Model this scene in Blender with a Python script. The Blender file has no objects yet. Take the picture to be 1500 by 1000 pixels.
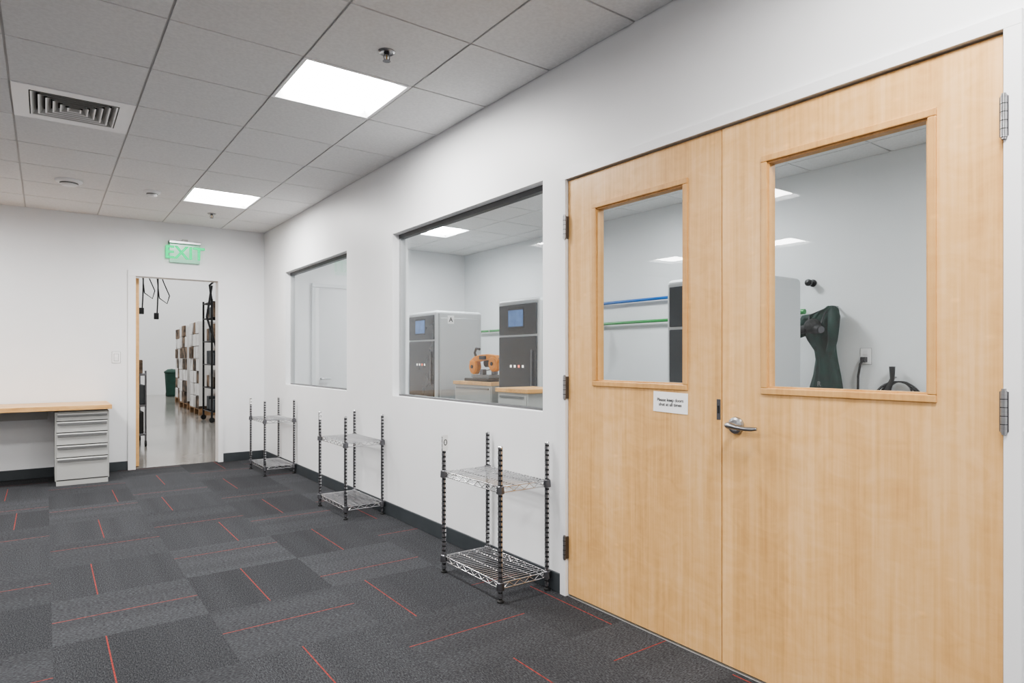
import bpy, bmesh, math, random
from mathutils import Vector, Matrix, Euler
random.seed(7)
R = math.radians
scene = bpy.context.scene
scene.view_settings.view_transform = 'AgX'
try: scene.view_settings.look = 'AgX - Medium High Contrast'
except Exception: pass
scene.view_settings.exposure = 1.5

# ------------------------------------------------------------------ materials
def new_mat(name):
    m = bpy.data.materials.new(name); m.use_nodes = True
    nt = m.node_tree
    for n in list(nt.nodes): nt.nodes.remove(n)
    out = nt.nodes.new('ShaderNodeOutputMaterial')
    return m, nt, out

def N(nt, t, **kw):
    n = nt.nodes.new(t)
    for k, v in kw.items(): setattr(n, k, v)
    return n

def pmat(name, col, rough=0.5, metal=0.0, var=0.04, nscale=6.0, bump=0.0, bscale=200.0, spec=0.5, emit=None, estr=0.0, stretch=(1,1,1), col2=None, lo=0.35, hi=0.65):
    m, nt, out = new_mat(name)
    p = N(nt, 'ShaderNodeBsdfPrincipled')
    nt.links.new(p.outputs[0], out.inputs[0])
    p.inputs['Roughness'].default_value = rough
    p.inputs['Metallic'].default_value = metal
    p.inputs['Specular IOR Level'].default_value = spec
    tc = N(nt, 'ShaderNodeTexCoord')
    mp = N(nt, 'ShaderNodeMapping'); mp.inputs['Scale'].default_value = stretch
    nt.links.new(tc.outputs['Object'], mp.inputs[0])
    nz = N(nt, 'ShaderNodeTexNoise'); nz.inputs['Scale'].default_value = nscale; nz.inputs['Detail'].default_value = 4
    nt.links.new(mp.outputs[0], nz.inputs['Vector'])
    cr = N(nt, 'ShaderNodeValToRGB')
    cr.color_ramp.elements[0].position = lo; cr.color_ramp.elements[1].position = hi
    c1 = [max(0, c*(1-var)) for c in col]; c2 = [min(1, c*(1+var)) for c in col] if col2 is None else col2
    if col2 is not None: c1 = col
    cr.color_ramp.elements[0].color = (*c1, 1); cr.color_ramp.elements[1].color = (*c2, 1)
    nt.links.new(nz.outputs[0], cr.inputs[0])
    nt.links.new(cr.outputs[0], p.inputs['Base Color'])
    if bump > 0:
        nb = N(nt, 'ShaderNodeTexNoise'); nb.inputs['Scale'].default_value = bscale
        nt.links.new(mp.outputs[0], nb.inputs['Vector'])
        b = N(nt, 'ShaderNodeBump'); b.inputs['Strength'].default_value = bump; b.inputs['Distance'].default_value = 0.002
        nt.links.new(nb.outputs[0], b.inputs['Height']); nt.links.new(b.outputs[0], p.inputs['Normal'])
    if emit:
        p.inputs['Emission Color'].default_value = (*emit, 1); p.inputs['Emission Strength'].default_value = estr
    return m

def emit_mat(name, col, s):
    m, nt, out = new_mat(name)
    e = N(nt, 'ShaderNodeEmission'); e.inputs[0].default_value = (*col, 1); e.inputs[1].default_value = s
    nt.links.new(e.outputs[0], out.inputs[0]); return m

def glass_mat(name, tint=(0.93,0.95,0.95)):
    m, nt, out = new_mat(name); L = nt.links.new
    t = N(nt, 'ShaderNodeBsdfTransparent'); t.inputs[0].default_value = (*tint, 1)
    g = N(nt, 'ShaderNodeBsdfGlossy'); g.inputs['Roughness'].default_value = 0.0
    g.inputs[0].default_value = (1,1,1,1)
    lw = N(nt, 'ShaderNodeLayerWeight'); lw.inputs[0].default_value = 0.5
    pw = N(nt, 'ShaderNodeMath', operation='POWER'); pw.inputs[1].default_value = 5.0
    L(lw.outputs['Facing'], pw.inputs[0])
    ma = N(nt, 'ShaderNodeMath', operation='MULTIPLY_ADD'); ma.inputs[1].default_value = 0.92; ma.inputs[2].default_value = 0.055
    ma.use_clamp = True
    L(pw.outputs[0], ma.inputs[0])
    mx = N(nt, 'ShaderNodeMixShader')
    L(ma.outputs[0], mx.inputs[0]); L(t.outputs[0], mx.inputs[1]); L(g.outputs[0], mx.inputs[2])
    L(mx.outputs[0], out.inputs[0]); return m

def wood_mat(name, base=(0.725,0.43,0.178), dark=(0.60,0.33,0.12), light=(0.80,0.515,0.25), axis='Z', rough=0.38, plank=0.21):
    m, nt, out = new_mat(name)
    p = N(nt, 'ShaderNodeBsdfPrincipled'); nt.links.new(p.outputs[0], out.inputs[0])
    p.inputs['Roughness'].default_value = rough
    tc = N(nt, 'ShaderNodeTexCoord')
    L = nt.links.new
    def noise(sc, scale, detail=4, dist=0.0):
        mp = N(nt, 'ShaderNodeMapping'); mp.inputs['Scale'].default_value = sc
        L(tc.outputs['Object'], mp.inputs[0])
        n = N(nt, 'ShaderNodeTexNoise'); n.inputs['Scale'].default_value = scale; n.inputs['Detail'].default_value = detail
        n.inputs['Distortion'].default_value = dist
        L(mp.outputs[0], n.inputs['Vector']); return n.outputs[0]
    if axis == 'Z':
        s1 = (1,1,0.025); s3=(1,1,0.10)
    else:
        s1 = (0.05,1,1) if axis == 'X' else (1,0.05,1); s3=(.1,1,1) if axis=='X' else (1,.1,1)
    fine = noise(s1, 90, 6)
    flow = noise(s3, 10, 4, 0.7)
    curl = noise((1,1.2,2.2), 7.0, 5, 1.4)
    a = N(nt, 'ShaderNodeMath', operation='MULTIPLY_ADD'); a.inputs[1].default_value = 0.34
    L(fine, a.inputs[0])
    b = N(nt, 'ShaderNodeMath', operation='MULTIPLY_ADD'); b.inputs[1].default_value = 0.42
    L(flow, b.inputs[0])
    c = N(nt, 'ShaderNodeMath', operation='MULTIPLY'); c.inputs[1].default_value = 0.24
    L(curl, c.inputs[0]); L(c.outputs[0], b.inputs[2]); L(b.outputs[0], a.inputs[2])
    cr = N(nt, 'ShaderNodeValToRGB')
    e = cr.color_ramp.elements
    e[0].position = 0.36; e[0].color = (*dark,1)
    e[1].position = 0.62; e[1].color = (*light,1)
    k = e.new(0.49); k.color = (*base,1)
    L(a.outputs[0], cr.inputs[0])
    sx = N(nt, 'ShaderNodeSeparateXYZ'); L(tc.outputs['Object'], sx.inputs[0])
    dv = N(nt, 'ShaderNodeMath', operation='DIVIDE'); dv.inputs[1].default_value = plank
    L(sx.outputs['Y'], dv.inputs[0])
    fl = N(nt, 'ShaderNodeMath', operation='FLOOR'); L(dv.outputs[0], fl.inputs[0])
    wn = N(nt, 'ShaderNodeTexWhiteNoise', noise_dimensions='1D'); L(fl.outputs[0], wn.inputs['W'])
    mr = N(nt, 'ShaderNodeMapRange'); mr.inputs['To Min'].default_value = 0.94; mr.inputs['To Max'].default_value = 1.04
    L(wn.outputs['Value'], mr.inputs['Value'])
    mk = N(nt, 'ShaderNodeMapping'); mk.inputs['Scale'].default_value = (1, 1, 1.9); L(tc.outputs['Object'], mk.inputs[0])
    vr = N(nt, 'ShaderNodeTexVoronoi'); vr.inputs['Scale'].default_value = 6.5; L(mk.outputs[0], vr.inputs['Vector'])
    m2 = N(nt, 'ShaderNodeMapRange'); m2.interpolation_type='SMOOTHSTEP'
    m2.inputs['From Min'].default_value = 0.0; m2.inputs['From Max'].default_value = 0.13
    m2.inputs['To Min'].default_value = 1.14 if axis=='Z' else 1.0; m2.inputs['To Max'].default_value = 1.0
    L(vr.outputs['Distance'], m2.inputs['Value'])
    mm = N(nt, 'ShaderNodeMath', operation='MULTIPLY'); L(mr.outputs[0], mm.inputs[0]); L(m2.outputs[0], mm.inputs[1])
    vm = N(nt, 'ShaderNodeVectorMath', operation='SCALE'); L(cr.outputs[0], vm.inputs[0]); L(mm.outputs[0], vm.inputs['Scale'])
    L(vm.outputs[0], p.inputs['Base Color'])
    return m

M = {}
M['wall'] = pmat('wall_paint', (0.82,0.825,0.835), 0.45, var=0.012, nscale=3, bump=0.08, bscale=260)
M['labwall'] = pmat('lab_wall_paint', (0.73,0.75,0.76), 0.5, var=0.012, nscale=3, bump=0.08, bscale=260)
M['trimw'] = pmat('white_enamel', (0.82,0.82,0.83), 0.35, var=0.01)
M['tile'] = pmat('acoustic_tile', (0.75,0.75,0.75), 0.9, var=0.04, nscale=60, bump=0.3, bscale=500, spec=0.1)
M['tbar'] = pmat('ceiling_tbar', (0.55,0.55,0.55), 0.6, var=0.01)
M['base'] = pmat('rubber_base', (0.045,0.052,0.058), 0.5, var=0.08)
M['wood'] = wood_mat('maple_veneer')
M['woodtrim'] = wood_mat('maple_trim', base=(0.63,0.35,0.13), dark=(0.55,0.29,0.10), light=(0.69,0.41,0.17))
M['butcher'] = wood_mat('butcher_block', base=(0.66,0.38,0.155), dark=(0.50,0.27,0.10), light=(0.76,0.48,0.22), axis='X', plank=0.05)
M['chrome'] = pmat('chrome', (0.60,0.60,0.61), 0.16, 1.0, var=0.03)
M['groove'] = pmat('post_groove', (0.02,0.02,0.022), 0.5, 0.3, var=0.1)
M['steel'] = pmat('brushed_steel', (0.38,0.38,0.39), 0.30, 1.0, var=0.10, nscale=30, stretch=(1,1,12))
M['darksteel'] = pmat('dark_steel', (0.15,0.15,0.16), 0.35, 0.9, var=0.08, nscale=20)
M['alu'] = pmat('window_channel', (0.12,0.122,0.126), 0.4, 0.5, var=0.05)
M['alulight'] = pmat('window_channel_light', (0.45,0.46,0.47), 0.4, 0.4, var=0.03)
M['black'] = pmat('black_plastic', (0.010,0.010,0.011), 0.45, var=0.2)
M['rubber'] = pmat('black_rubber', (0.012,0.012,0.012), 0.6, var=0.2)
M['glass'] = glass_mat('window_glass')
M['paper'] = pmat('paper', (0.88,0.88,0.88), 0.8, var=0.01)
M['ink'] = pmat('ink', (0.015,0.015,0.015), 0.8, var=0.1)
M['lgrey'] = pmat('cabinet_light_grey', (0.43,0.43,0.415), 0.45, var=0.015)
M['lgrey2'] = pmat('handle_grey', (0.22,0.22,0.22), 0.35, 0.3, var=0.02)
M['lgrey3'] = pmat('handle_light', (0.60,0.60,0.59), 0.35, var=0.02)
M['gap'] = pmat('shadow_gap', (0.015,0.015,0.015), 0.8, var=0.1)
M['shell'] = pmat('machine_shell', (0.52,0.54,0.55), 0.4, var=0.01)
M['shelld'] = pmat('machine_base_grey', (0.28,0.30,0.31), 0.45, var=0.01)
M['mdark'] = pmat('machine_dark_panel', (0.028,0.034,0.040), 0.25, var=0.08)
M['screen'] = pmat('touchscreen', (0.05,0.09,0.17), 0.15, var=0.5, nscale=9, emit=(0.07,0.16,0.36), estr=0.28)
M['led'] = pmat('status_icon', (0.7,0.7,0.7), 0.5, emit=(1,0.95,0.85), estr=0.4)
M['ledr'] = pmat('status_icon_red', (0.7,0.1,0.1), 0.5, emit=(1,0.25,0.12), estr=0.4)
M['orange'] = pmat('saw_orange', (0.80,0.27,0.006), 0.4, var=0.08)
M['blue'] = pmat('pipe_blue', (0.004,0.12,0.42), 0.35, var=0.05)
M['green'] = pmat('pipe_green', (0.03,0.26,0.06), 0.35, var=0.05)
M['brass'] = pmat('brass', (0.60,0.38,0.12), 0.3, 1.0, var=0.05)
M['coat'] = pmat('dark_green_cloth', (0.004,0.028,0.020), 0.7, var=0.5, nscale=14, bump=0.4, bscale=90)
M['exitg'] = emit_mat('exit_green', (0.0,0.60,0.20), 0.72)
M['exitglow'] = pmat('exit_acrylic', (0.34,0.60,0.46), 0.2, emit=(0.03,0.5,0.22), estr=0.09)
M['bin'] = pmat('green_bin', (0.012,0.05,0.036), 0.5, var=0.15)
M['cardboard'] = pmat('cardboard', (0.035,0.025,0.018), 0.8, nscale=5, col2=(0.24,0.17,0.12), lo=0.4, hi=0.6)
M['wrap'] = pmat('shrink_wrap', (0.18,0.15,0.13), 0.25, nscale=3, col2=(0.68,0.67,0.66), lo=0.36, hi=0.52, stretch=(1,1,.5))
M['pallet'] = pmat('pallet_wood', (0.25,0.15,0.08), 0.8, var=0.25, nscale=10)
M['concrete'] = pmat('polished_concrete', (0.27,0.258,0.24), 0.13, var=0.16, nscale=1.6, spec=0.6)
M['labfloor'] = pmat('lab_floor', (0.35,0.35,0.34), 0.3, var=0.08, nscale=2)
M['whwall'] = pmat('warehouse_wall', (0.76,0.77,0.78), 0.6, var=0.015, nscale=1)
M['louver'] = pmat('diffuser_blade', (0.50,0.50,0.485), 0.45, var=0.02)
M['lamp'] = emit_mat('led_panel', (1.0,0.985,0.965), 25.0)
M['lamplab'] = emit_mat('led_panel_lab', (0.97,0.99,1.0), 22.0)
M['lampwh'] = emit_mat('highbay_lamp', (1.0,0.99,0.97), 25.0)
M['redline'] = pmat('carpet_red_yarn', (0.13,0.014,0.011), 0.9, nscale=60, col2=(0.32,0.035,0.024), bump=0.5)
M['backer'] = pmat('plenum', (0.25,0.25,0.25), 0.9)

# ------------------------------------------------------------------ builder
class B:
    def __init__(s): s.v=[]; s.f=[]; s.m=[]; s.s=[]; s.mats=[]
    def mi(s, mat):
        mat = M[mat] if isinstance(mat, str) else mat
        if mat not in s.mats: s.mats.append(mat)
        return s.mats.index(mat)
    def add(s, vs, fs, mat, smooth=False):
        o = len(s.v); k = s.mi(mat)
        s.v += [tuple(v) for v in vs]
        for f in fs:
            s.f.append([o+i for i in f]); s.m.append(k); s.s.append(smooth)
    def box(s, x0,x1,y0,y1,z0,z1, mat, bev=0.0, seg=2, rot=None, piv=None):
        x0,x1=min(x0,x1),max(x0,x1); y0,y1=min(y0,y1),max(y0,y1); z0,z1=min(z0,z1),max(z0,z1)
        vs=[(x0,y0,z0),(x1,y0,z0),(x1,y1,z0),(x0,y1,z0),(x0,y0,z1),(x1,y0,z1),(x1,y1,z1),(x0,y1,z1)]
        fs=[(0,3,2,1),(4,5,6,7),(0,1,5,4),(1,2,6,5),(2,3,7,6),(3,0,4,7)]
        if bev>0:
            bm=bmesh.new(); bv=[bm.verts.new(v) for v in vs]
            for f in fs: bm.faces.new([bv[i] for i in f])
            bmesh.ops.bevel(bm, geom=bm.edges[:], offset=bev, segments=seg, affect='EDGES', profile=0.5)
            bm.verts.index_update()
            vs=[v.co[:] for v in bm.verts]; fs=[[v.index for v in f.verts] for f in bm.faces]; bm.free()
        if rot is not None:
            p=Vector(piv) if piv else Vector(((x0+x1)/2,(y0+y1)/2,(z0+z1)/2))
            vs=[tuple(rot @ (Vector(v)-p) + p) for v in vs]
        s.add(vs,fs,mat)
    def tube(s, pts, r, mat, seg=8, smooth=True, caps=True, radii=None):
        pts=[Vector(p) for p in pts]; n=len(pts)
        t0=(pts[1]-pts[0]).normalized()
        u=t0.orthogonal().normalized()
        vs=[]; fs=[]
        for i,p in enumerate(pts):
            if i==0: t=t0
            elif i==n-1: t=(pts[i]-pts[i-1]).normalized()
            else:
                t=((pts[i+1]-p).normalized()+(p-pts[i-1]).normalized())
                t = t.normalized() if t.length>1e-6 else (p-pts[i-1]).normalized()
            u=(u-t*u.dot(t)); u = u.normalized() if u.length>1e-6 else t.orthogonal().normalized()
            w=t.cross(u)
            rr = radii[i] if radii else r
            for k in range(seg):
                a=2*math.pi*k/seg
                vs.append(p+u*math.cos(a)*rr+w*math.sin(a)*rr)
        for i in range(n-1):
            for k in range(seg):
                a=i*seg+k; b=i*seg+(k+1)%seg
                fs.append((a,b,b+seg,a+seg))
        s.add(vs,fs,mat,smooth)
        if caps:
            s.add(vs[:seg],[tuple(range(seg))[::-1]],mat); s.add(vs[-seg:],[tuple(range(seg))],mat)
    def cyl(s,p0,p1,r,mat,seg=16,r2=None):
        s.tube([p0,p1],r,mat,seg,True,True,[r, r if r2 is None else r2])
    def lathe(s, c, prof, mat, seg=24, axis='Z'):
        c=Vector(c)
        def P(r,h,a):
            if axis=='Z': return c+Vector((r*math.cos(a),r*math.sin(a),h))
            if axis=='X': return c+Vector((h,r*math.cos(a),r*math.sin(a)))
            return c+Vector((r*math.cos(a),h,r*math.sin(a)))
        for i in range(len(prof)-1):
            r0,h0=prof[i][:2]; r1,h1=prof[i+1][:2]
            mm = prof[i][2] if len(prof[i])>2 else mat
            vs=[P(r0,h0,2*math.pi*k/seg) for k in range(seg)]+[P(r1,h1,2*math.pi*k/seg) for k in range(seg)]
            s.add(vs,[(k,(k+1)%seg,seg+(k+1)%seg,seg+k) for k in range(seg)],mm,True)
    def quad(s,a,b,c,d,mat): s.add([a,b,c,d],[(0,1,2,3)],mat)
    def text(s, body, size, loc, rot, mat, extrude=0.001, offset=0.0):
        cu=bpy.data.curves.new('t','FONT'); cu.body=body; cu.size=size; cu.extrude=extrude; cu.offset=offset
        cu.align_x='CENTER'; cu.align_y='CENTER'
        ob=bpy.data.objects.new('t',cu); scene.collection.objects.link(ob)
        dg=bpy.context.evaluated_depsgraph_get(); dg.update()
        me=bpy.data.meshes.new_from_object(ob.evaluated_get(dg))
        mt=Matrix.Translation(loc) @ Euler(rot).to_matrix().to_4x4()
        s.add([mt@v.co for v in me.vertices],[list(p.vertices) for p in me.polygons],mat)
        bpy.data.objects.remove(ob); bpy.data.curves.remove(cu)
    def finish(s, name, centre=True, parent=None, recalc=True):
        me=bpy.data.meshes.new(name)
        c=Vector((0,0,0))
        if centre:
            xs=[v[0] for v in s.v]; ys=[v[1] for v in s.v]; zs=[v[2] for v in s.v]
            c=Vector(((min(xs)+max(xs))/2,(min(ys)+max(ys))/2,min(zs)))
        me.from_pydata([(v[0]-c.x,v[1]-c.y,v[2]-c.z) for v in s.v],[],s.f)
        for m in s.mats: me.materials.append(m)
        me.polygons.foreach_set('material_index', s.m)
        me.polygons.foreach_set('use_smooth', s.s)
        me.update()
        if recalc:
            bm=bmesh.new(); bm.from_mesh(me); bmesh.ops.recalc_face_normals(bm, faces=bm.faces[:]); bm.to_mesh(me); bm.free()
        ob=bpy.data.objects.new(name,me); ob.location=c
        scene.collection.objects.link(ob)
        return ob

# ------------------------------------------------------------------ dimensions
WA=2.17; WT=0.13; YB=8.14; YBT=8.27; ZC=2.745
XL=-6.0; YF=-4.0; LAB=5.05; LY0=-1.5
WIN=[(5.48,7.28),(2.70,4.55)]; WZ0,WZ1=0.93,2.178
D0,D1=0.643,2.494; DH=2.13; FR=0.046

b=B(); z1=2.95
def wallbox(y0,y1,z0,zz): b.box(WA,WA+WT,y0,y1,z0,zz,'wall')
wallbox(YF,D0-FR,0,z1)
wallbox(D0-FR,D1+FR,DH+FR,z1)
wallbox(D1+FR,WIN[1][0],0,z1)
wallbox(WIN[1][0],WIN[1][1],0,WZ0); wallbox(WIN[1][0],WIN[1][1],WZ1,z1)
wallbox(WIN[1][1],WIN[0][0],0,z1)
wallbox(WIN[0][0],WIN[0][1],0,WZ0); wallbox(WIN[0][0],WIN[0][1],WZ1,z1)
wallbox(WIN[0][1],YB,0,z1)
b.finish('wall_right', centre=False)

BD0,BD1=0.775,1.655
b=B()
b.box(XL,BD0-0.02,YB,YBT,0,z1,'wall'); b.box(BD1+0.02,LAB+.13,YB,YBT,0,z1,'wall'); b.box(BD0-0.02,BD1+0.02,YB,YBT,2.14,z1,'wall')
b.finish('wall_back', centre=False)
b=B(); b.box(XL-.13,XL,YF,YBT,0,z1,'wall'); b.finish('wall_left', centre=False)
b=B(); b.box(XL-.13,WA+WT,YF-.13,YF,0,z1,'wall'); b.finish('wall_front', centre=False)
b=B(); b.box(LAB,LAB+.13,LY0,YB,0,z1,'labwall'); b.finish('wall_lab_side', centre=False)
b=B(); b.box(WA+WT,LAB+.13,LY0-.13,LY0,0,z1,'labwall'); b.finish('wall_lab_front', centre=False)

b=B()
b.box(WA-.012,WA,YF,D0-FR,0,.10,'base',.003); b.box(WA-.012,WA,D1+FR,YB,0,.10,'base',.003)
b.finish('baseboard_right', centre=False)
b=B()
b.box(XL,BD0-.047,YB-.012,YB,0,.10,'base',.003); b.box(BD1+.047,WA-.012,YB-.012,YB,0,.10,'base',.003)
b.finish('baseboard_back', centre=False)
b=B(); b.box(LAB-.012,LAB,LY0,YB,0,.10,'base',.003); b.finish('baseboard_lab', centre=False)

# ------------------------------------------------------------------ carpet floor
def carpet():
    m,nt,out=new_mat('carpet_tile'); L=nt.links.new
    p=N(nt,'ShaderNodeBsdfPrincipled'); L(p.outputs[0],out.inputs[0]); p.inputs['Roughness'].default_value=0.95
    p.inputs['Specular IOR Level'].default_value=0.1
    uv=N(nt,'ShaderNodeUVMap'); uv.uv_map='UVMap'
    def nz(sc,scale,det=3):
        mp=N(nt,'ShaderNodeMapping'); mp.inputs['Scale'].default_value=sc; L(uv.outputs[0],mp.inputs[0])
        n=N(nt,'ShaderNodeTexNoise'); n.inputs['Scale'].default_value=scale; n.inputs['Detail'].default_value=det
        L(mp.outputs[0],n.inputs['Vector']); return n.outputs[0]
    rib=nz((0.25,1,1),260,2); dash=nz((0.6,1,1),170,2); band=nz((0.02,1,1),7,1)
    def mr(src,a,bb,c,d):
        r=N(nt,'ShaderNodeMapRange'); r.inputs['From Min'].default_value=a; r.inputs['From Max'].default_value=bb
        r.inputs['To Min'].default_value=c; r.inputs['To Max'].default_value=d; L(src,r.inputs['Value']); return r.outputs[0]
    def mul(x,y):
        q=N(nt,'ShaderNodeMath',operation='MULTIPLY'); L(x,q.inputs[0]); L(y,q.inputs[1]); return q.outputs[0]
    at=N(nt,'ShaderNodeAttribute'); at.attribute_name='shade'
    v=mul(mul(mr(rib,.35,.65,.62,1.4),mr(dash,.35,.65,.75,1.28)),mul(mr(band,.35,.65,.93,1.07),at.outputs['Fac']))
    vm=N(nt,'ShaderNodeVectorMath',operation='SCALE'); vm.inputs[0].default_value=(0.0505,0.0520,0.0560); L(v,vm.inputs['Scale'])
    L(vm.outputs[0],p.inputs['Base Color'])
    bp=N(nt,'ShaderNodeBump'); bp.inputs['Strength'].default_value=.4; bp.inputs['Distance'].default_value=.002
    L(rib,bp.inputs['Height']); L(bp.outputs[0],p.inputs['Normal'])
    return m
carp=carpet()
KN={(0,0):.217,(0,2):.22,(0,4):.325,(2,0):1.421,(1,1):.917,(1,-1):.882,(1,3):1.047,(2,2):1.54,(2,-2):1.542,(2,4):1.52,(1,5):.83,(2,6):1.46,(1,7):.938,(3,-1):2.10,
    (0,1):3.627,(1,0):3.047,(2,-1):2.447,(3,-2):1.85,(2,1):3.53,(1,2):4.363,(0,3):4.98,(-1,5):-.18,(-1,7):-.28,(-1,2):4.28,(-1,0):3.01}
vs=[];fs=[];mi=[];sh=[];uvs=[]
T=.61
def fq(x0,x1,y0,y1,m,shade,ydir,off):
    if x1-x0<1e-4 or y1-y0<1e-4: return
    o=len(vs); c=[(x0,y0),(x1,y0),(x1,y1),(x0,y1)]
    for q in c: vs.append((q[0],q[1],0))
    fs.append((o,o+1,o+2,o+3)); mi.append(m); sh.append(shade)
    for q in c: uvs.append((q[1]+off[0],q[0]+off[1]) if ydir else (q[0]+off[0],q[1]+off[1]))
for i in range(-10,5):
    for j in range(-12,10):
        x0=.025+T*i; y0=2.72+T*j; x1=x0+T; y1=y0+T
        cx0,cx1=max(x0,XL),min(x1,WA); cy0,cy1=max(y0,YF),min(y1,YB+.06)
        if cx1<=cx0 or cy1<=cy0: continue
        ydir=(i+j)%2==0; shade=random.uniform(.91,1.10)*(0.93 if ydir else 1.04); off=(random.random()*9,random.random()*9)
        lw=.0027
        if ydir:
            l=KN.get((i,j), x0+random.uniform(.08,.53))
            if cx0+lw<l<cx1-lw:
                fq(cx0,l-lw,cy0,cy1,0,shade,1,off); fq(l-lw,l+lw,cy0,cy1,1,1,1,off); fq(l+lw,cx1,cy0,cy1,0,shade,1,off)
            else: fq(cx0,cx1,cy0,cy1,0,shade,1,off)
        else:
            l=KN.get((i,j), y0+random.uniform(.08,.53))
            if cy0+lw<l<cy1-lw:
                fq(cx0,cx1,cy0,l-lw,0,shade,0,off); fq(cx0,cx1,l-lw,l+lw,1,1,0,off); fq(cx0,cx1,l+lw,cy1,0,shade,0,off)
            else: fq(cx0,cx1,cy0,cy1,0,shade,0,off)
me=bpy.data.meshes.new('floor'); me.from_pydata(vs,[],fs); me.materials.append(carp); me.materials.append(M['redline'])
me.polygons.foreach_set('material_index',mi)
ul=me.uv_layers.new(name='UVMap')
for k,u in enumerate(uvs): ul.data[k].uv=u
at=me.attributes.new('shade','FLOAT','FACE'); at.data.foreach_set('value',sh)
me.update(); fl=bpy.data.objects.new('floor',me); scene.collection.objects.link(fl)

b=B(); b.quad((WA,LY0,0),(LAB,LY0,0),(LAB,YB,0),(WA,YB,0),'labfloor')
b.finish('floor_lab',centre=False)
b=B(); b.quad((-4,YB+.06,0),(8,YB+.06,0),(8,25,0),(-4,25,0),'concrete')
b.finish('floor_warehouse',centre=False)

# ------------------------------------------------------------------ ceilings
def ceiling(name,x0,x1,y0,y1,gx,gy,skip):
    b=B(); g=.006
    def lines(a0,a1,g0):
        k=math.floor((a0-g0)/T); out=[]
        while g0+k*T<a1:
            out.append((g0+k*T,g0+(k+1)*T)); k+=1
        return out
    for (xa,xb) in lines(x0,x1,gx):
        for (ya,yb) in lines(y0,y1,gy):
            cx0,cx1=max(xa,x0),min(xb,x1); cy0,cy1=max(ya,y0),min(yb,y1)
            if cx1-cx0<.03 or cy1-cy0<.03: continue
            if any(abs(xa-sx)<.05 and abs(ya-sy)<.05 for sx,sy in skip): continue
            b.box(cx0+g,cx1-g,cy0+g,cy1-g,ZC,ZC+.02,'tile')
    for (xa,xb) in lines(x0,x1,gx):
        if xa>x0: b.box(xa-.012,xa+.012,y0,y1,ZC+.007,ZC+.012,'tbar')
    for (ya,yb) in lines(y0,y1,gy):
        if ya>y0: b.box(x0,x1,ya-.012,ya+.012,ZC+.0065,ZC+.0115,'tbar')
    b.box(x0,x0+.02,y0,y1,ZC+.006,ZC+.012,'tbar'); b.box(x1-.02,x1,y0,y1,ZC+.006,ZC+.012,'tbar')
    b.box(x0,x1,y0,y0+.02,ZC+.006,ZC+.012,'tbar'); b.box(x0,x1,y1-.02,y1,ZC+.006,ZC+.012,'tbar')
    b.box(x0,x1,y0,y1,z1-.05,z1,'backer')
    b.finish(name,centre=False)

def light_panel(x,y,mat):
    b=B(); z=ZC-.002
    def ring(d,zz): return [(x+d,y+d,zz),(x+T-d,y+d,zz),(x+T-d,y+T-d,zz),(x+d,y+T-d,zz)]
    rs=[ring(.004,z+.03),ring(.004,z),ring(.022,z),ring(.05,z+.035)]
    for a,c in zip(rs,rs[1:]):
        for k in range(4): b.add([a[k],a[(k+1)%4],c[(k+1)%4],c[k]],[(0,1,2,3)],'trimw')
    r=ring(.05,z+.035); b.add(r,[(0,1,2,3)],mat)
    r=ring(.004,z+.06); b.add(r,[(0,1,2,3)],'tbar')
    b.finish('ceiling_light_panel',recalc=False)

GX,GY=1.06,3.245
lights=[]
for cx in (GX,GX-4*T):
    for ry in (GY-10*T,GY-5*T,GY,GY+5*T): lights.append((cx,ry))
for ry in (GY-8*T,GY-3*T,GY+2*T,GY+5*T): lights.append((GX-8*T,ry))
vent=(GX-2*T,GY+2*T)
ceiling('ceiling',XL,WA,YF,YB,GX,GY,lights+[vent])
for l in lights: light_panel(*l,'lamp')
lablights=[(3.5,6.45),(3.5,3.40),(3.5,.35)]
ceiling('ceiling_lab',WA+WT,LAB,LY0,YB,3.5,6.45,lablights)
for l in lablights: light_panel(*l,'lamplab')

# diffuser
b=B(); x,y=vent; z=ZC-.004
def ringf(cx,cy,h0,za,h1,zb,mat):
    A=[(cx-h0,cy-h0,za),(cx+h0,cy-h0,za),(cx+h0,cy+h0,za),(cx-h0,cy+h0,za)]
    C=[(cx-h1,cy-h1,zb),(cx+h1,cy-h1,zb),(cx+h1,cy+h1,zb),(cx-h1,cy+h1,zb)]
    for k in range(4): b.add([A[k],A[(k+1)%4],C[(k+1)%4],C[k]],[(0,1,2,3)],mat)
cx,cy=x+T/2,y+T/2
ringf(cx,cy,.30,z+.02,.30,z,'trimw'); ringf(cx,cy,.30,z,.222,z,'trimw'); ringf(cx,cy,.222,z,.222,z+.08,'louver')
for k in range(6):
    h=.208-k*.036
    ringf(cx,cy,h+.008,z-.003,h,z-.001,'trimw'); ringf(cx,cy,h,z-.001,h-.020,z+.022,'louver'); ringf(cx,cy,h+.008,z-.003,h-.018,z+.024,'louver')
b.box(cx-.222,cx+.222,cy-.222,cy+.222,z+.045,z+.05,'gap')
b.finish('air_vent_diffuser',recalc=False)

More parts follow.
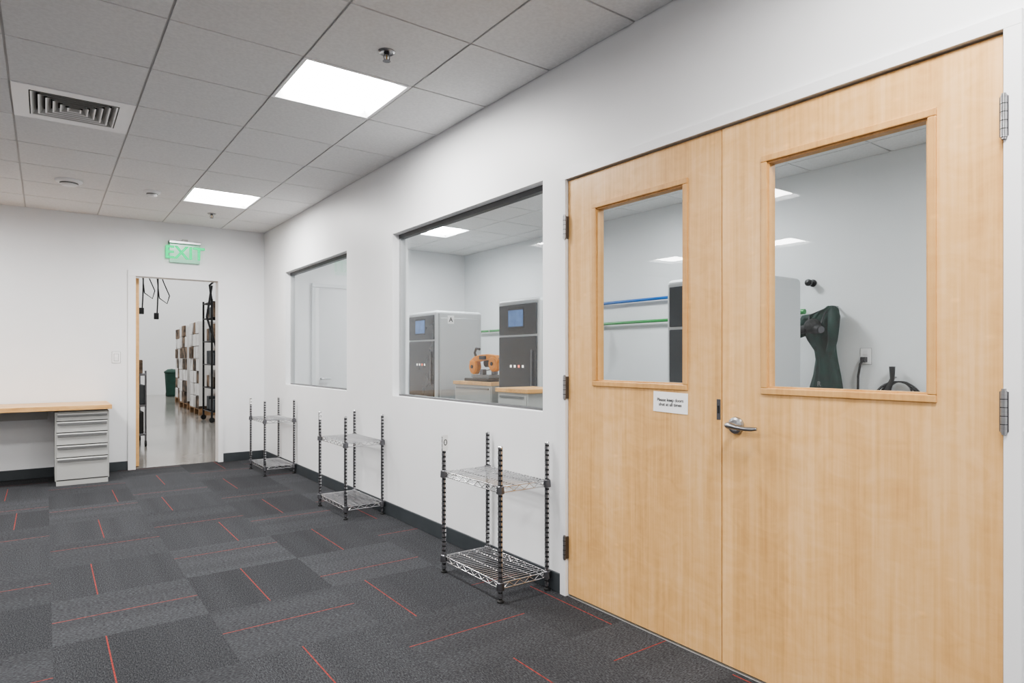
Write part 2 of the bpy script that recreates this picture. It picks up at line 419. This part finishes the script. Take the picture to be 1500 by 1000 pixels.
def sprinkler(x,y):
    b=B(); z=ZC
    b.lathe((x,y,z),[(.042,0),(.042,-.004),(.034,-.010),(.022,-.006),(.018,-.006)],'steel',24)
    b.cyl((x,y,z),(x,y,z-.018),.012,'darksteel',12)
    for s in (-1,1): b.tube([(x+s*.008,y,z-.016),(x+s*.016,y,z-.026),(x+s*.014,y,z-.038),(x+s*.003,y,z-.046)],.003,'steel',6)
    b.cyl((x,y,z-.018),(x,y,z-.044),.003,'brass',8)
    b.lathe((x,y,z-.046),[(0,0),(.018,0),(.020,-.002),(0,-.002)],'darksteel',20)
    b.finish('fire_sprinkler')
sprinkler(1.375,2.95); sprinkler(1.42,7.33)
def smoke(x,y,r):
    b=B(); z=ZC
    b.lathe((x,y,z),[(r,0),(r,-.012),(r*.93,-.02),(r*.75,-.024),(r*.68,-.024,'lgrey2'),(r*.66,-.036),(r*.5,-.048),(0,-.052)],'trimw',28)
    b.finish('smoke_detector')
smoke(.166,6.68,.10); smoke(.79,6.67,.068)

# ------------------------------------------------------------------ windows
def window(idx,y0,y1):
    b=B(); xa,xb=WA+.055,WA+.095
    w=.028
    b.box(xa,xb,y0,y1,WZ1-.032,WZ1,'alu'); b.box(xa,xb,y0,y1,WZ0,WZ0+.012,'alu')
    b.box(xa,xb,y1-w,y1,WZ0+.012,WZ1-.032,'alulight'); b.box(xa,xb,y0,y0+w,WZ0+.012,WZ1-.032,'alulight')
    b.quad((WA+.075,y0+w,WZ0+.012),(WA+.075,y1-w,WZ0+.012),(WA+.075,y1-w,WZ1-.032),(WA+.075,y0+w,WZ1-.032),'glass')
    b.finish('window_%d'%idx,centre=True)
window(1,*WIN[0]); window(2,*WIN[1])

# ------------------------------------------------------------------ double doors
b=B(); xa=WA-.016; xb=WA+WT+.01
for y0,y1 in ((D1+.004,D1+FR),(D0-FR,D0-.004)):
    b.box(xa,xb,y0,y1,0,DH+.004,'trimw',.001)
b.box(xa,xb,D0-FR,D1+FR,DH+.0042,DH+FR,'trimw',.001)
b.box(WA+.055,WA+.07,D0-.005,D0+.012,0,DH-.012,'trimw'); b.box(WA+.055,WA+.07,D1-.012,D1+.005,0,DH-.012,'trimw')
b.box(WA+.055,WA+.07,D0,D1,DH-.012,DH+.005,'trimw')
b.finish('trim_double_door_frame')
DM=1.569
def leaf(idx,y0,y1,gy0,gy1,hinge_y,lever):
    b=B(); xa=WA+.002; xb=WA+.047; z0,zt=.012,DH-.003
    gz0,gz1=1.084,1.974
    y0+=.002; y1-=.002
    b.box(xa,xb,y0,gy0,z0,zt,'wood'); b.box(xa,xb,gy1,y1,z0,zt,'wood')
    b.box(xa,xb,gy0,gy1,z0,gz0,'wood'); b.box(xa,xb,gy0,gy1,gz1,zt,'wood')
    w=.024
    for (ya,yb,za,zb) in ((gy0,gy1,gz0,gz0+w),(gy0,gy1,gz1-w,gz1),(gy0,gy0+w,gz0+w,gz1-w),(gy1-w,gy1,gz0+w,gz1-w)):
        b.box(xa-.007,xb+.007,ya,yb,za,zb,'woodtrim',.003)
    w2=.030
    for (ya,yb,za,zb) in ((gy0+w,gy1-w,gz0+w,gz0+w2),(gy0+w,gy1-w,gz1-w2,gz1-w),(gy0+w,gy0+w2,gz0+w2,gz1-w2),(gy1-w2,gy1-w,gz0+w2,gz1-w2)):
        b.box(xa+.004,xb-.004,ya,yb,za,zb,'woodtrim')
    xg=(xa+xb)/2
    b.quad((xg,gy0+w,gz0+w),(xg,gy1-w,gz0+w),(xg,gy1-w,gz1-w),(xg,gy0+w,gz1-w),'glass')
    hx=WA-.018
    for hz in (.25,1.07,1.89):
        b.cyl((hx,hinge_y,hz-.058),(hx,hinge_y,hz+.058),.0085,'steel',14)
        for q in (-.035,-.012,.012,.035): b.cyl((hx,hinge_y,hz+q-.001),(hx,hinge_y,hz+q+.001),.0089,'gap',14)
        for q in (-1,1): b.cyl((hx,hinge_y,hz+q*.058),(hx,hinge_y,hz+q*.064),.006,'steel',12)
        b.box(WA-.0175,WA+.004,hinge_y-.011,hinge_y+.011,hz-.056,hz+.056,'darksteel',.001)
    if lever:
        ly=1.503; lz=.958
        b.lathe((xa,ly,lz),[(.0,-.014),(.022,-.014),(.031,-.011),(.034,-.004),(.034,0)],'steel',32,'X')
        b.cyl((xa-.012,ly,lz),(xa-.05,ly,lz),.0115,'steel',18)
        pts=[(xa-.046,ly+.018,lz+.002),(xa-.050,ly+.006,lz+.003),(xa-.052,ly-.01,lz+.003),(xa-.053,ly-.035,lz-.001),(xa-.053,ly-.07,lz-.004),(xa-.051,ly-.10,lz-.003),(xa-.046,ly-.118,lz-.001)]
        b.tube(pts,.009,'steel',14,radii=[.006,.0125,.0125,.0095,.0085,.0085,.006])
    else:
        b.box(xa-.0015,xa+.004,y0+.004,y0+.022,.974,1.056,'darksteel',.001)
        b.box(xa-.003,xa,y0+.009,y0+.017,1.0,1.03,'gap')
    return b.finish('door_%d'%idx)
leaf(1,DM,D1,1.736,2.311,D1+.006,False)
leaf(2,D0,DM,.810,1.395,D0-.006,True)

b=B(); r=Matrix.Rotation(R(1.2),3,'X')
b.box(WA-.0005,WA+.0015,1.735,1.922,.985,1.073,'paper',rot=r)
b.text('Please keep doors\nshut at all times',.0195,(WA-.0012,1.828,1.029),(R(90),0,R(-90)),'ink',.0003,.0002)
b.finish('paper_sign')

# ------------------------------------------------------------------ warehouse door & frame
b=B(); fw=.045
for xa_,xb_ in ((BD0-fw,BD0+.03),(BD1-.01,BD1+fw)):
    b.box(xa_,xb_,YB-.018,YBT+.012,0,2.1248,'trimw',.001)
b.box(BD0-fw,BD1+fw,YB-.018,YBT+.012,2.125,2.187,'trimw',.001)
b.finish('trim_back_door_frame')
b=B(); b.box(BD0+.035,BD0+.079,YBT+.02,YBT+.9,.012,2.12,'wood',.001)
for hz in (.25,1.07,1.89): b.cyl((BD0+.03,YBT+.018,hz-.055),(BD0+.03,YBT+.018,hz+.055),.008,'steel',12)
b.cyl((BD0+.079,YBT+.83,.96),(BD0+.13,YBT+.83,.96),.012,'steel'); b.cyl((BD0+.125,YBT+.84,.96),(BD0+.125,YBT+.72,.96),.009,'steel')
b.finish('door_3')
b=B(); x0,x1=2.80,3.72
b.box(x0,x1,YB-.02,YB,.005,2.13,'trimw',.001)
for xx0,xx1,zz0,zz1 in ((x0-.05,x0-.003,0,2.129),(x1+.003,x1+.05,0,2.129),(x0-.05,x1+.05,2.133,2.18)): b.box(xx0,xx1,YB-.035,YB,zz0,zz1,'labwall',.002)
b.cyl((x0+.07,YB-.02,.96),(x0+.07,YB-.07,.96),.012,'steel'); b.cyl((x0+.06,YB-.068,.96),(x0+.18,YB-.068,.96),.009,'steel')
b.finish('door_4')

b=B(); b.box(.582,.663,YB-.003,YB,1.167,1.293,'lgrey2',.001); b.box(.585,.66,YB-.007,YB,1.17,1.29,'paper',.002)
b.box(.6,.645,YB-.0085,YB-.0065,1.19,1.27,'lgrey2'); b.box(.603,.642,YB-.011,YB-.008,1.193,1.267,'trimw',.001)
b.box(.608,.637,YB-.014,YB-.009,1.23,1.262,'paper',.001)
b.finish('light_switch')

b=B(); ex=1.288
b.box(ex-.165,ex+.165,YB-.065,YB-.001,2.515,2.550,'steel',.006)
b.box(ex-.03,ex+.03,YB-.055,YB-.01,2.550,2.570,'lgrey',.003)
b.box(ex-.155,ex+.155,YB-.038,YB-.032,2.305,2.515,'exitglow',.001)
b.text('EXIT',.20,(ex,YB-.041,2.412),(R(90),0,0),'exitg',.0015,.0035)
b.finish('exit_sign')

# ------------------------------------------------------------------ desk + pedestals
b=B()
b.box(-1.7,.535,7.44,8.12,.722,.765,'butcher',.003)
b.box(-1.68,-1.64,7.48,8.10,0,.722,'lgrey',.002)
b.box(-1.64,.02,8.06,8.10,.60,.722,'lgrey',.002)
b.finish('workbench_desk')
b=B(); px0,px1=.075,.515; py0,py1=7.49,8.06
b.box(px0,px1,py0+.012,py1,.045,.705,'lgrey',.003); b.box(px0+.01,px1-.01,py0+.0,py1-.02,0,.045,'lgrey',.002)
b.box(px0+.03,px1-.03,py0+.04,py1-.04,.705,.7215,'lgrey2')
zs=[.695,.615,.505,.385,.265,.05]
for k in range(5):
    zt,zb=zs[k]-.005,zs[k+1]+.005
    b.box(px0+.012,px1-.012,py0+.008,py0+.0125,zb-.006,zb,'gap')
    b.box(px0+.012,px1-.012,py0-.004,py0+.013,zb,zt,'lgrey',.003)
    b.box(px0+.02,px1-.02,py0-.022,py0-.004,zt-.012,zt-.001,'lgrey3',.003)
    b.box(px0+.02,px1-.02,py0-.018,py0-.003,zt-.030,zt-.013,'lgrey2',.002)
b.lathe(((px0+px1)/2+.0,py0-.004,.675),[(.0,-.012),(.008,-.012),(.008,0)],'steel',12,'Y')
b.finish('drawer_pedestal')

# ------------------------------------------------------------------ wire racks
def rack(yc,tag):
    b=B(); ax0,ax1=1.838,2.138; L=.56; y0,y1=yc-L/2,yc+L/2
    H=.775
    for px in (ax0,ax1):
        for py in (y0,y1):
            prof=[(0,.022),(.0127,.022)]
            z=.03
            while z<H-.02:
                prof+= [(.0127,z),(.0127,z+.0145),(.0127,z+.0146,'groove'),(.0112,z+.016,'groove'),(.0112,z+.0235,'groove'),(.0127,z+.025)]
                z+=.0254
            prof+=[(.0127,H),(.010,H+.006),(0,H+.006)]
            b.lathe((px,py,0),prof,'chrome',12)
            b.lathe((px,py,0),[(0,0.0),(.017,0),(.017,.008),(.009,.014),(.009,.024)],'rubber',12)
    for zs_ in (.095,.575):
        for px in (ax0,ax1):
            for py in (y0,y1): b.lathe((px,py,zs_),[(.0135,.008,),(.019,.004),(.0215,-.032),(.0135,-.034)],'darksteel',14)
        ww=.0033
        for zz in (zs_,zs_-.028):
            b.tube([(ax0,y0,zz),(ax0,y1,zz)],ww,'chrome',6); b.tube([(ax1,y0,zz),(ax1,y1,zz)],ww,'chrome',6)
            b.tube([(ax0,y0,zz),(ax1,y0,zz)],ww,'chrome',6); b.tube([(ax0,y1,zz),(ax1,y1,zz)],ww,'chrome',6)
        def zig(p,q,n):
            p=Vector(p);q=Vector(q); pts=[]
            for k in range(n+1):
                c=p.lerp(q,k/n); c.z=zs_-.002 if k%2 else zs_-.026; pts.append(c)
            b.tube(pts,.0026,'chrome',5)
        zig((ax0,y0+.02,0),(ax0,y1-.02,0),14); zig((ax1,y0+.02,0),(ax1,y1-.02,0),14)
        zig((ax0+.02,y0,0),(ax1-.02,y0,0),8); zig((ax0+.02,y1,0),(ax1-.02,y1,0),8)
        n=21
        for k in range(1,n):
            yy=y0+(y1-y0)*k/n
            b.tube([(ax0,yy,zs_+.003),(ax1,yy,zs_+.003)],.0023,'chrome',5)
        for q in (.33,.67):
            xx=ax0+(ax1-ax0)*q; b.tube([(xx,y0,zs_-.001),(xx,y1,zs_-.001)],.003,'chrome',6)
    s=tag
    b.box(ax0-.018*s,ax0+.018*s,y1-.0165,y1-.0145,H-.035-.045*s,H-.035+.045*s,'paper',.001)
    b.text('0',.05*s,(ax0,y1-.0168,H-.035),(R(90),0,0),'ink',.0003,0)
    return b.finish('wire_shelf_rack')
rack(2.905,1.0); rack(4.945,.6); rack(7.15,.6)

# ------------------------------------------------------------------ lab machines
def machine(y0,y1,a0,a1,H):
    b=B()
    b.box(a0,a1,y0,y1,.10,H,'shell',.035,4)
    b.box(a0+.03,a1-.03,y0+.03,y1-.03,.05,.12,'mdark')
    for px in (a0+.1,a1-.1):
        for py in (y0+.1,y1-.1): b.lathe((px,py,0),[(0,0),(.03,0),(.03,.05),(.015,.06)],'rubber',12)
    f=a0
    b.box(f-.012,f+.02,y0+.04,y1-.04,H-.35,H-.055,'mdark',.006)
    b.box(f-.012,f+.02,y0+.04,y1-.04,.70,H-.37,'mdark',.006)
    b.box(f-.008,f+.02,y0+.04,y1-.04,.16,.68,'shelld',.006)
    yc=(y0+y1)/2
    b.box(f-.016,f-.01,yc-.10,yc+.14,H-.27,H-.11,'screen',.002)
    b.box(f-.014,f-.011,yc-.115,yc+.155,H-.285,H-.095,'black',.002)
    for k in range(4):
        yy=yc-.11+k*.065
        b.box(f-.014,f-.011,yy,yy+.028,1.13,1.155,'led' if k!=1 else 'ledr')
    b.box(f-.03,f-.012,y0+.09,y0+.11,.9,1.3,'darksteel',.004)
    b.box(f-.014,f-.01,yc-.16,yc+.16,.74,.76,'shelld')
    for k in range(8): b.box(f-.010,f-.007,y0+.12,y1-.12,.25+k*.035,.262+k*.035,'gap')
    b.box(a0+.06,a1-.06,y0-.004,y0+.01,.2,H-.09,'shell',.003)
    b.box(a0+.03,a0+.045,y0-.002,y0+.005,.12,H-.04,'shelld')
    xs=a0+.20
    b.box(xs-.045,xs+.045,y0-.007,y0-.003,H-.16,H-.06,'paper',.001)
    b.text('A',.075,(xs,y0-.0075,H-.11),(R(90),0,0),'ink',.0004,.002)
    b.box(a1-.16,a1-.14,y0-.008,y0-.003,.9,1.02,'shelld',.002)
    b.box(a0+.2,a1-.2,y0+.2,y1-.2,H,H+.012,'shelld',.004)
    b.finish('industrial_printer_cabinet')
machine(6.77,7.50,3.80,4.46,1.80)
machine(4.67,5.36,3.72,4.42,1.80)
machine(2.53,3.20,3.75,4.45,1.80)

def cab(name,x0,x1,y0,y1,H,cast=False):
    b=B()
    b.box(x0,x1,y0,y1,H-.035,H,'butcher',.003)
    zb=.10 if cast else .0
    b.box(x0+.02,x1-.02,y0+.015,y1-.015,zb,H-.035,'lgrey',.004)
    n=5; hh=(H-.05-zb-.02)/n
    for k in range(n):
        za=zb+.02+k*hh
        b.box(x0+.012,x0+.022,y0+.03,y1-.03,za+.006,za+hh-.006,'lgrey',.003)
        b.box(x0-.0,x0+.014,y0+.06,y1-.06,za+hh-.03,za+hh-.012,'lgrey2',.003)
    if cast:
        for px in (x0+.07,x1-.07):
            for py in (y0+.07,y1-.07):
                b.cyl((px,py-.012,.045),(px,py+.012,.045),.045,'rubber',16); b.cyl((px,py,.05),(px,py,.10),.012,'steel',8)
    b.finish(name)
cab('tool_cabinet',3.70,4.35,5.45,6.21,.97)
cab('rolling_cart',3.18,3.60,4.16,4.62,.965,True)

# horizontal band saw
b=B(); z=.972
b.box(3.78,4.08,5.62,6.10,z,z+.03,'black',.005)
b.box(3.84,4.02,5.70,6.02,z+.03,z+.07,'lgrey2',.006)
b.box(3.83,3.88,5.80,5.86,z+.07,z+.13,'darksteel',.004); b.box(3.98,4.03,5.80,5.86,z+.07,z+.13,'darksteel',.004)
b.tube([(3.93,5.72,z+.08),(3.93,5.72,z+.16)],.02,'darksteel',10)
for yy,zz,rr in ((6.07,z+.155,1.0),(5.68,z+.19,1.0)):
    b.lathe((3.90,yy,zz),[(0,-.035),(.065*rr,-.035),(.085*rr,-.02),(.085*rr,.03),(.065*rr,.045),(0,.045)],'orange',24,'X')
    b.lathe((3.862,yy,zz),[(0,-.006),(.020,-.006),(.020,0.004)],'black',16,'X')
fr=[(6.12,z+.19),(6.04,z+.235),(5.92,z+.255),(5.78,z+.262),(5.66,z+.25),(5.60,z+.21)]
for (ya,za),(yb,zb) in zip(fr,fr[1:]):
    ang=math.atan2(zb-za,yb-ya); ln=math.hypot(yb-ya,zb-za)+.02; cy_,cz_=(ya+yb)/2,(za+zb)/2
    b.box(3.872,3.94,cy_-ln/2,cy_+ln/2,cz_-.033,cz_+.033,'orange',.008,rot=Matrix.Rotation(ang,3,'X'),piv=(3.9,cy_,cz_))
b.tube([(3.91,6.0,z+.10),(3.91,5.86,z+.115),(3.91,5.74,z+.13)],.006,'chrome',6)
b.cyl((3.95,5.92,z+.20),(4.12,5.92,z+.20),.05,'black',16)
b.tube([(3.9,6.03,z+.25),(3.9,6.07,z+.31),(3.9,6.04,z+.36),(3.9,5.97,z+.35)],.014,'black',8)
b.tube([(3.9,5.59,z+.24),(3.9,5.54,z+.28),(3.9,5.56,z+.32)],.012,'black',8)
b.box(3.862,3.90,5.80,5.93,z+.235,z+.275,'black',.006)
b.finish('band_saw')

b=B(); b.box(4.35,4.95,3.86,4.36,.05,.965,'darksteel',.008)
for k in range(5): b.box(4.338,4.352,3.88,4.34,.09+k*.165,.235+k*.165,'mdark',.004); b.box(4.325,4.338,3.93,4.29,.205+k*.165,.222+k*.165,'steel',.003)
for px in (4.42,4.88):
    for py in (3.93,4.29): b.cyl((px,py,0),(px,py,.055),.025,'rubber',12)
b.finish('tool_chest')

def pipe(name,mat,z,y0,y1,x=LAB-.05,r=.016):
    b=B(); b.tube([(x,y0,z),(x,y1,z)],r,mat,12)
    y=y0+.15
    while y<y1:
        b.box(x-.004,LAB-.001,y-.012,y+.012,z-.008,z+.008,'steel'); b.tube([(x,y-.012,z),(x,y+.012,z)],r+.004,'steel',12)
        y+=1.1
    b.cyl((x,y0-.02,z),(x,y0+.03,z),r+.006,mat,12); b.cyl((x,y1-.03,z),(x,y1+.02,z),r+.006,mat,12)
    b.finish(name)
pipe('blue_air_pipe','blue',1.825,3.9,6.6); pipe('green_air_pipe','green',1.60,2.84,8.08)
b=B(); x=LAB-.06; y=5.20
b.tube([(x,y,1.60),(x-.04,y,1.58),(x-.045,y,1.5)],.011,'green',8)
b.cyl((x-.045,y,1.51),(x-.045,y,1.44),.02,'brass',12); b.cyl((x-.045,y,1.44),(x-.045,y,1.36),.028,'lgrey2',14)
b.lathe((x-.07,y,1.46),[(0,-.012),(.026,-.012),(.028,.0),(0,.004)],'steel',20,'X')
b.cyl((x-.045,y,1.36),(x-.045,y,1.27),.012,'brass',10); b.tube([(x-.045,y,1.30),(x-.05,y+.05,1.25),(x-.045,y+.03,1.22)],.008,'black',8)
b.finish('pressure_regulator')

# hanging coat with respirator
b=B(); cx,cy=LAB-.10,2.66
rows=[(1.62,.03,.02,-.08),(1.60,.06,.04,-.08),(1.57,.10,.055,-.04),(1.51,.13,.06,.0),(1.44,.135,.06,.01),(1.37,.11,.055,.0),(1.29,.085,.05,-.03),(1.20,.085,.05,-.045),(1.08,.105,.055,-.05),(.95,.135,.06,-.045),(.84,.15,.065,-.04),(.78,.155,.065,-.035)]
seg=48; vs_=[]; fs_=[]
for i,(z,w,d,off) in enumerate(rows):
    for k in range(seg):
        a=2*math.pi*k/seg
        fo=1+.24*math.sin(7*a+z*5)+.12*math.sin(13*a-z*9)
        vs_.append((cx+d*math.cos(a)*fo*.9,cy+off+w*math.sin(a)*(1+.08*math.sin(5*a+z*6)),z+.010*math.sin(5*a)))
for i in range(len(rows)-1):
    for k in range(seg): fs_.append((i*seg+k,i*seg+(k+1)%seg,(i+1)*seg+(k+1)%seg,(i+1)*seg+k))
b.add(vs_,fs_,'coat',True)
b.add(vs_[:seg],[tuple(range(seg))],'coat')
b.tube([(cx,cy-.10,1.59),(cx-.05,cy-.13,1.54),(cx-.06,cy-.13,1.45),(cx-.05,cy-.12,1.36),(cx-.05,cy-.10,1.27)],.04,'coat',12,radii=[.03,.045,.042,.035,.03])
b.tube([(cx,cy+.02,1.55),(cx-.05,cy+.10,1.53),(cx-.06,cy+.145,1.46),(cx-.05,cy+.12,1.39)],.04,'coat',12,radii=[.03,.04,.035,.022])
b.cyl((LAB-.001,cy-.08,1.625),(cx,cy-.08,1.625),.008,'steel',8)
b.lathe((cx-.13,cy+.01,1.47),[(0,-.045),(.03,-.04),(.052,-.015),(.06,.02),(.058,.05)],'rubber',18,'X')
for s in (-1,1):
    b.cyl((cx-.13,cy+.01+s*.045,1.45),(cx-.145,cy+.01+s*.085,1.44),.032,'rubber',18)
    b.cyl((cx-.145,cy+.01+s*.085,1.44),(cx-.15,cy+.01+s*.095,1.438),.026,'darksteel',18)
    b.tube([(cx-.09,cy+s*.05,1.49),(cx-.06,cy+s*.06,1.56),(cx,cy-.07,1.62)],.006,'black',6)
b.text('R',.05,(cx-.085,cy-.03,1.02),(R(90),0,R(-90)),'lgrey2',.001,.001)
b.finish('hanging_work_coat')

b=B(); b.lathe((LAB,2.778,1.83),[(.03,0),(.03,-.01),(.012,-.014),(.012,-.05),(.026,-.055),(.028,-.08),(0,-.088)],'black',18,'X'); b.finish('wall_camera')
b=B(); y=2.362; z=1.235
b.box(LAB-.007,LAB,y-.04,y+.04,z-.06,z+.06,'paper',.002)
b.box(LAB-.004,LAB-.001,y-.0425,y+.0425,z-.0625,z+.0625,'lgrey2',.001)
b.box(LAB-.010,LAB-.006,y-.018,y+.018,z-.045,z-.008,'trimw',.002); b.box(LAB-.010,LAB-.006,y-.018,y+.018,z+.008,z+.045,'trimw',.002)
b.box(LAB-.045,LAB-.009,y-.016,y+.024,z-.045,z-.004,'black',.005)
b.tube([(LAB-.035,y,z-.02),(LAB-.05,y+.02,z-.06),(LAB-.04,y+.04,z-.15),(LAB-.035,y+.045,z-.3),(LAB-.03,y+.03,z-.6)],.009,'black',8)
b.finish('wall_outlet')
b=B(); y=2.15; z=1.05
b.cyl((LAB-.002,y,z+.03),(LAB-.07,y,z+.03),.006,'steel',8)
b.tube([(LAB-.06,y+.0,z+.11),(LAB-.06,y+.0,z+.02),(LAB-.06,y+.04,z-.09)],.018,'black',10,radii=[.021,.015,.024])
for k in range(9):
    rr=.07+.011*k; pts=[]
    for q in range(33):
        a=2*math.pi*q/32
        pts.append((LAB-.02-.005*k+.004*math.sin(3*a+k),y-.04+rr*1.05*math.sin(a)+.012*math.sin(k*2),z-rr*.95+rr*.95*math.cos(a)))
    b.tube(pts,.0055,'black',6)
b.finish('coiled_cable')

# ------------------------------------------------------------------ warehouse
b=B(); b.box(-4,8,24.5,24.6,0,7,'whwall'); b.finish('wall_warehouse_back',centre=False)
b=B(); b.box(-4.1,-4,YBT,24.6,0,7,'whwall'); b.finish('wall_warehouse_left',centre=False)
b=B(); b.box(8,8.1,YBT,24.6,0,7,'whwall'); b.finish('wall_warehouse_right',centre=False)
b=B(); b.box(-4,8,YBT,YBT+.02,2.95,7,'whwall'); b.box(5.19,8,YBT,YBT+.02,0,2.95,'whwall'); b.finish('wall_warehouse_front',centre=False)
b=B(); b.box(-4.1,8.1,YBT,24.6,7,7.1,'whwall')
b.finish('ceiling_warehouse',centre=False)
for yy in (10.5,13.5,16.5,19.5,22.5):
    for xx in (-1.,2.5,6):
        b=B(); b.box(xx-.62,xx+.62,yy-.16,yy+.16,6.2,6.26,'trimw',.005)
        b.quad((xx-.58,yy-.13,6.198),(xx+.58,yy-.13,6.198),(xx+.58,yy+.13,6.198),(xx-.58,yy+.13,6.198),'lampwh')
        for s in (-.5,.5): b.cyl((xx+s,yy,6.26),(xx+s,yy,7.0),.004,'steel',6)
        b.finish('highbay_light',recalc=False)

def pallet_stack(x,y,H,seed,pw=3):
    random.seed(seed); b=B(); w=1.05; d=1.15
    for k in range(7): b.box(x-w/2+k*(w-.09)/6,x-w/2+k*(w-.09)/6+.09,y-d/2,y+d/2,.12,.14,'pallet')
    for k in range(3):
        b.box(x-w/2,x+w/2,y-d/2+k*(d-.1)/2,y-d/2+k*(d-.1)/2+.1,.02,.12,'pallet'); b.box(x-w/2,x+w/2,y-d/2+k*(d-.1)/2,y-d/2+k*(d-.1)/2+.1,0,.02,'pallet')
    z=.14; n=int((H-.14)/.27)
    for L_ in range(n):
        for i in range(3):
            for j in range(3):
                dx=random.uniform(-.015,.015); dy=random.uniform(-.015,.015)
                b.box(x-w/2+i*w/3+dx+.004,x-w/2+(i+1)*w/3+dx-.004,y-d/2+j*d/3+dy+.004,y-d/2+(j+1)*d/3+dy-.004,z,z+.264,random.choice(['cardboard']+['wrap']*pw) ,.01,1)
        z+=.27
    b.box(x-w/2-.012,x+w/2+.012,y-d/2-.025,y-d/2-.018,.2,z-.05,'wrap',.003)
    b.finish('pallet_stack')
pallet_stack(3.19,15.6,2.1,1,3); pallet_stack(3.27,17.5,2.1,2,1); pallet_stack(3.48,19.6,2.3,3,1); pallet_stack(4.4,16.2,2.0,4)

b=B(); x0,x1,y0,y1=2.56,3.06,13.2,14.0
for px in (x0,x1):
    for py in (y0,y1):
        b.cyl((px,py,.09),(px,py,2.35),.02,'black',10); b.cyl((px,py-.015,.05),(px,py+.015,.05),.05,'rubber',14)
for zz in (.2,.65,1.1,1.55,2.0,2.3):
    for q in (x0,x1): b.tube([(q,y0,zz),(q,y1,zz)],.012,'black',6)
    for q in (y0,y1): b.tube([(x0,q,zz),(x1,q,zz)],.012,'black',6)
    for k in range(1,12):
        yy=y0+(y1-y0)*k/12; b.tube([(x0,yy,zz),(x1,yy,zz)],.005,'black',5)
random.seed(3)
for zz in (.2,.65,1.1,1.55,2.0):
    for k in range(3):
        ya=y0+.08+k*.24; b.box(x0+.05,x0+.42,ya,ya+.2,zz+.012,zz+random.uniform(.20,.36),random.choice(['cardboard','wrap','base']),.008)
b.tube([(x0,y0,2.3),(x0-.05,y0-.05,2.6),(x0+.1,y0-.1,2.75),(x0+.3,y0-.05,2.7)],.02,'black',8)
b.tube([(x0,y0,2.6),(x0-.1,y0-.06,2.0),(x0+.1,y0-.07,1.3),(x0+.2,y0-.06,.8)],.02,'black',8)
b.finish('black_wire_rack')

b=B(); b.lathe((3.30,23.2,0),[(0,0),(.14,0),(.16,.05),(.20,.74),(.22,.76),(.22,.80),(.12,.87),(0,.89)],'bin',20)
b.cyl((3.16,23.4,.06),(3.44,23.4,.06),.06,'rubber',14)
b.finish('trash_bin')
b=B(); x0,x1,y0,y1=.99,1.13,10.2,10.9
for px in (x0,x1):
    for py in (y0,y1): b.cyl((px,py,.08),(px,py,1.05),.012,'darksteel',8); b.cyl((px-.012,py,.04),(px+.012,py,.04),.04,'rubber',12)
for zz in (.15,.55,.98): b.box(x0-.01,x1+.01,y0-.02,y1+.02,zz,zz+.03,'darksteel',.004)
b.box(x0,x1-.02,y0+.02,y1-.2,.18,.48,'black',.01); b.box(x0,x1,y0+.03,y1-.1,.58,.85,'base',.01); b.box(x0+.03,x1-.03,y0+.05,y1-.3,1.01,1.2,'cardboard',.01)
b.finish('utility_cart')
def cord(x,y,zt,zb):
    b=B()
    pts=[]
    for k in range(30):
        t=k/29; pts.append((x+.03*math.sin(t*9),y,zt+(zb-zt)*t))
    b.tube(pts,.012,'black',8)
    b.tube([(x,y,zb+1.0),(x+.12,y,zb+.6),(x+.22,y,zb+.35),(x+.18,y,zb+.2),(x+.05,y,zb+.3),(x,y,zb+.8)],.010,'black',8)
    b.box(x-.04,x+.04,y-.03,y+.03,zb-.10,zb+.02,'black',.01)
    b.finish('hanging_power_cord')
cord(1.46,13.8,6.95,2.15); cord(1.68,13.6,6.95,2.05)

# ------------------------------------------------------------------ world + camera
w=bpy.data.worlds.new('World'); scene.world=w; w.use_nodes=True
w.node_tree.nodes['Background'].inputs[0].default_value=(0.8,0.85,0.9,1); w.node_tree.nodes['Background'].inputs[1].default_value=.3
cam=bpy.data.cameras.new('Camera'); co=bpy.data.objects.new('Camera',cam); scene.collection.objects.link(co)
co.location=(0,0,1.2177); co.rotation_euler=(R(90),0,-math.atan(684/940))
cam.sensor_width=36; cam.lens=940/1500*36; cam.shift_y=25/1500; cam.clip_start=.02
scene.camera=co
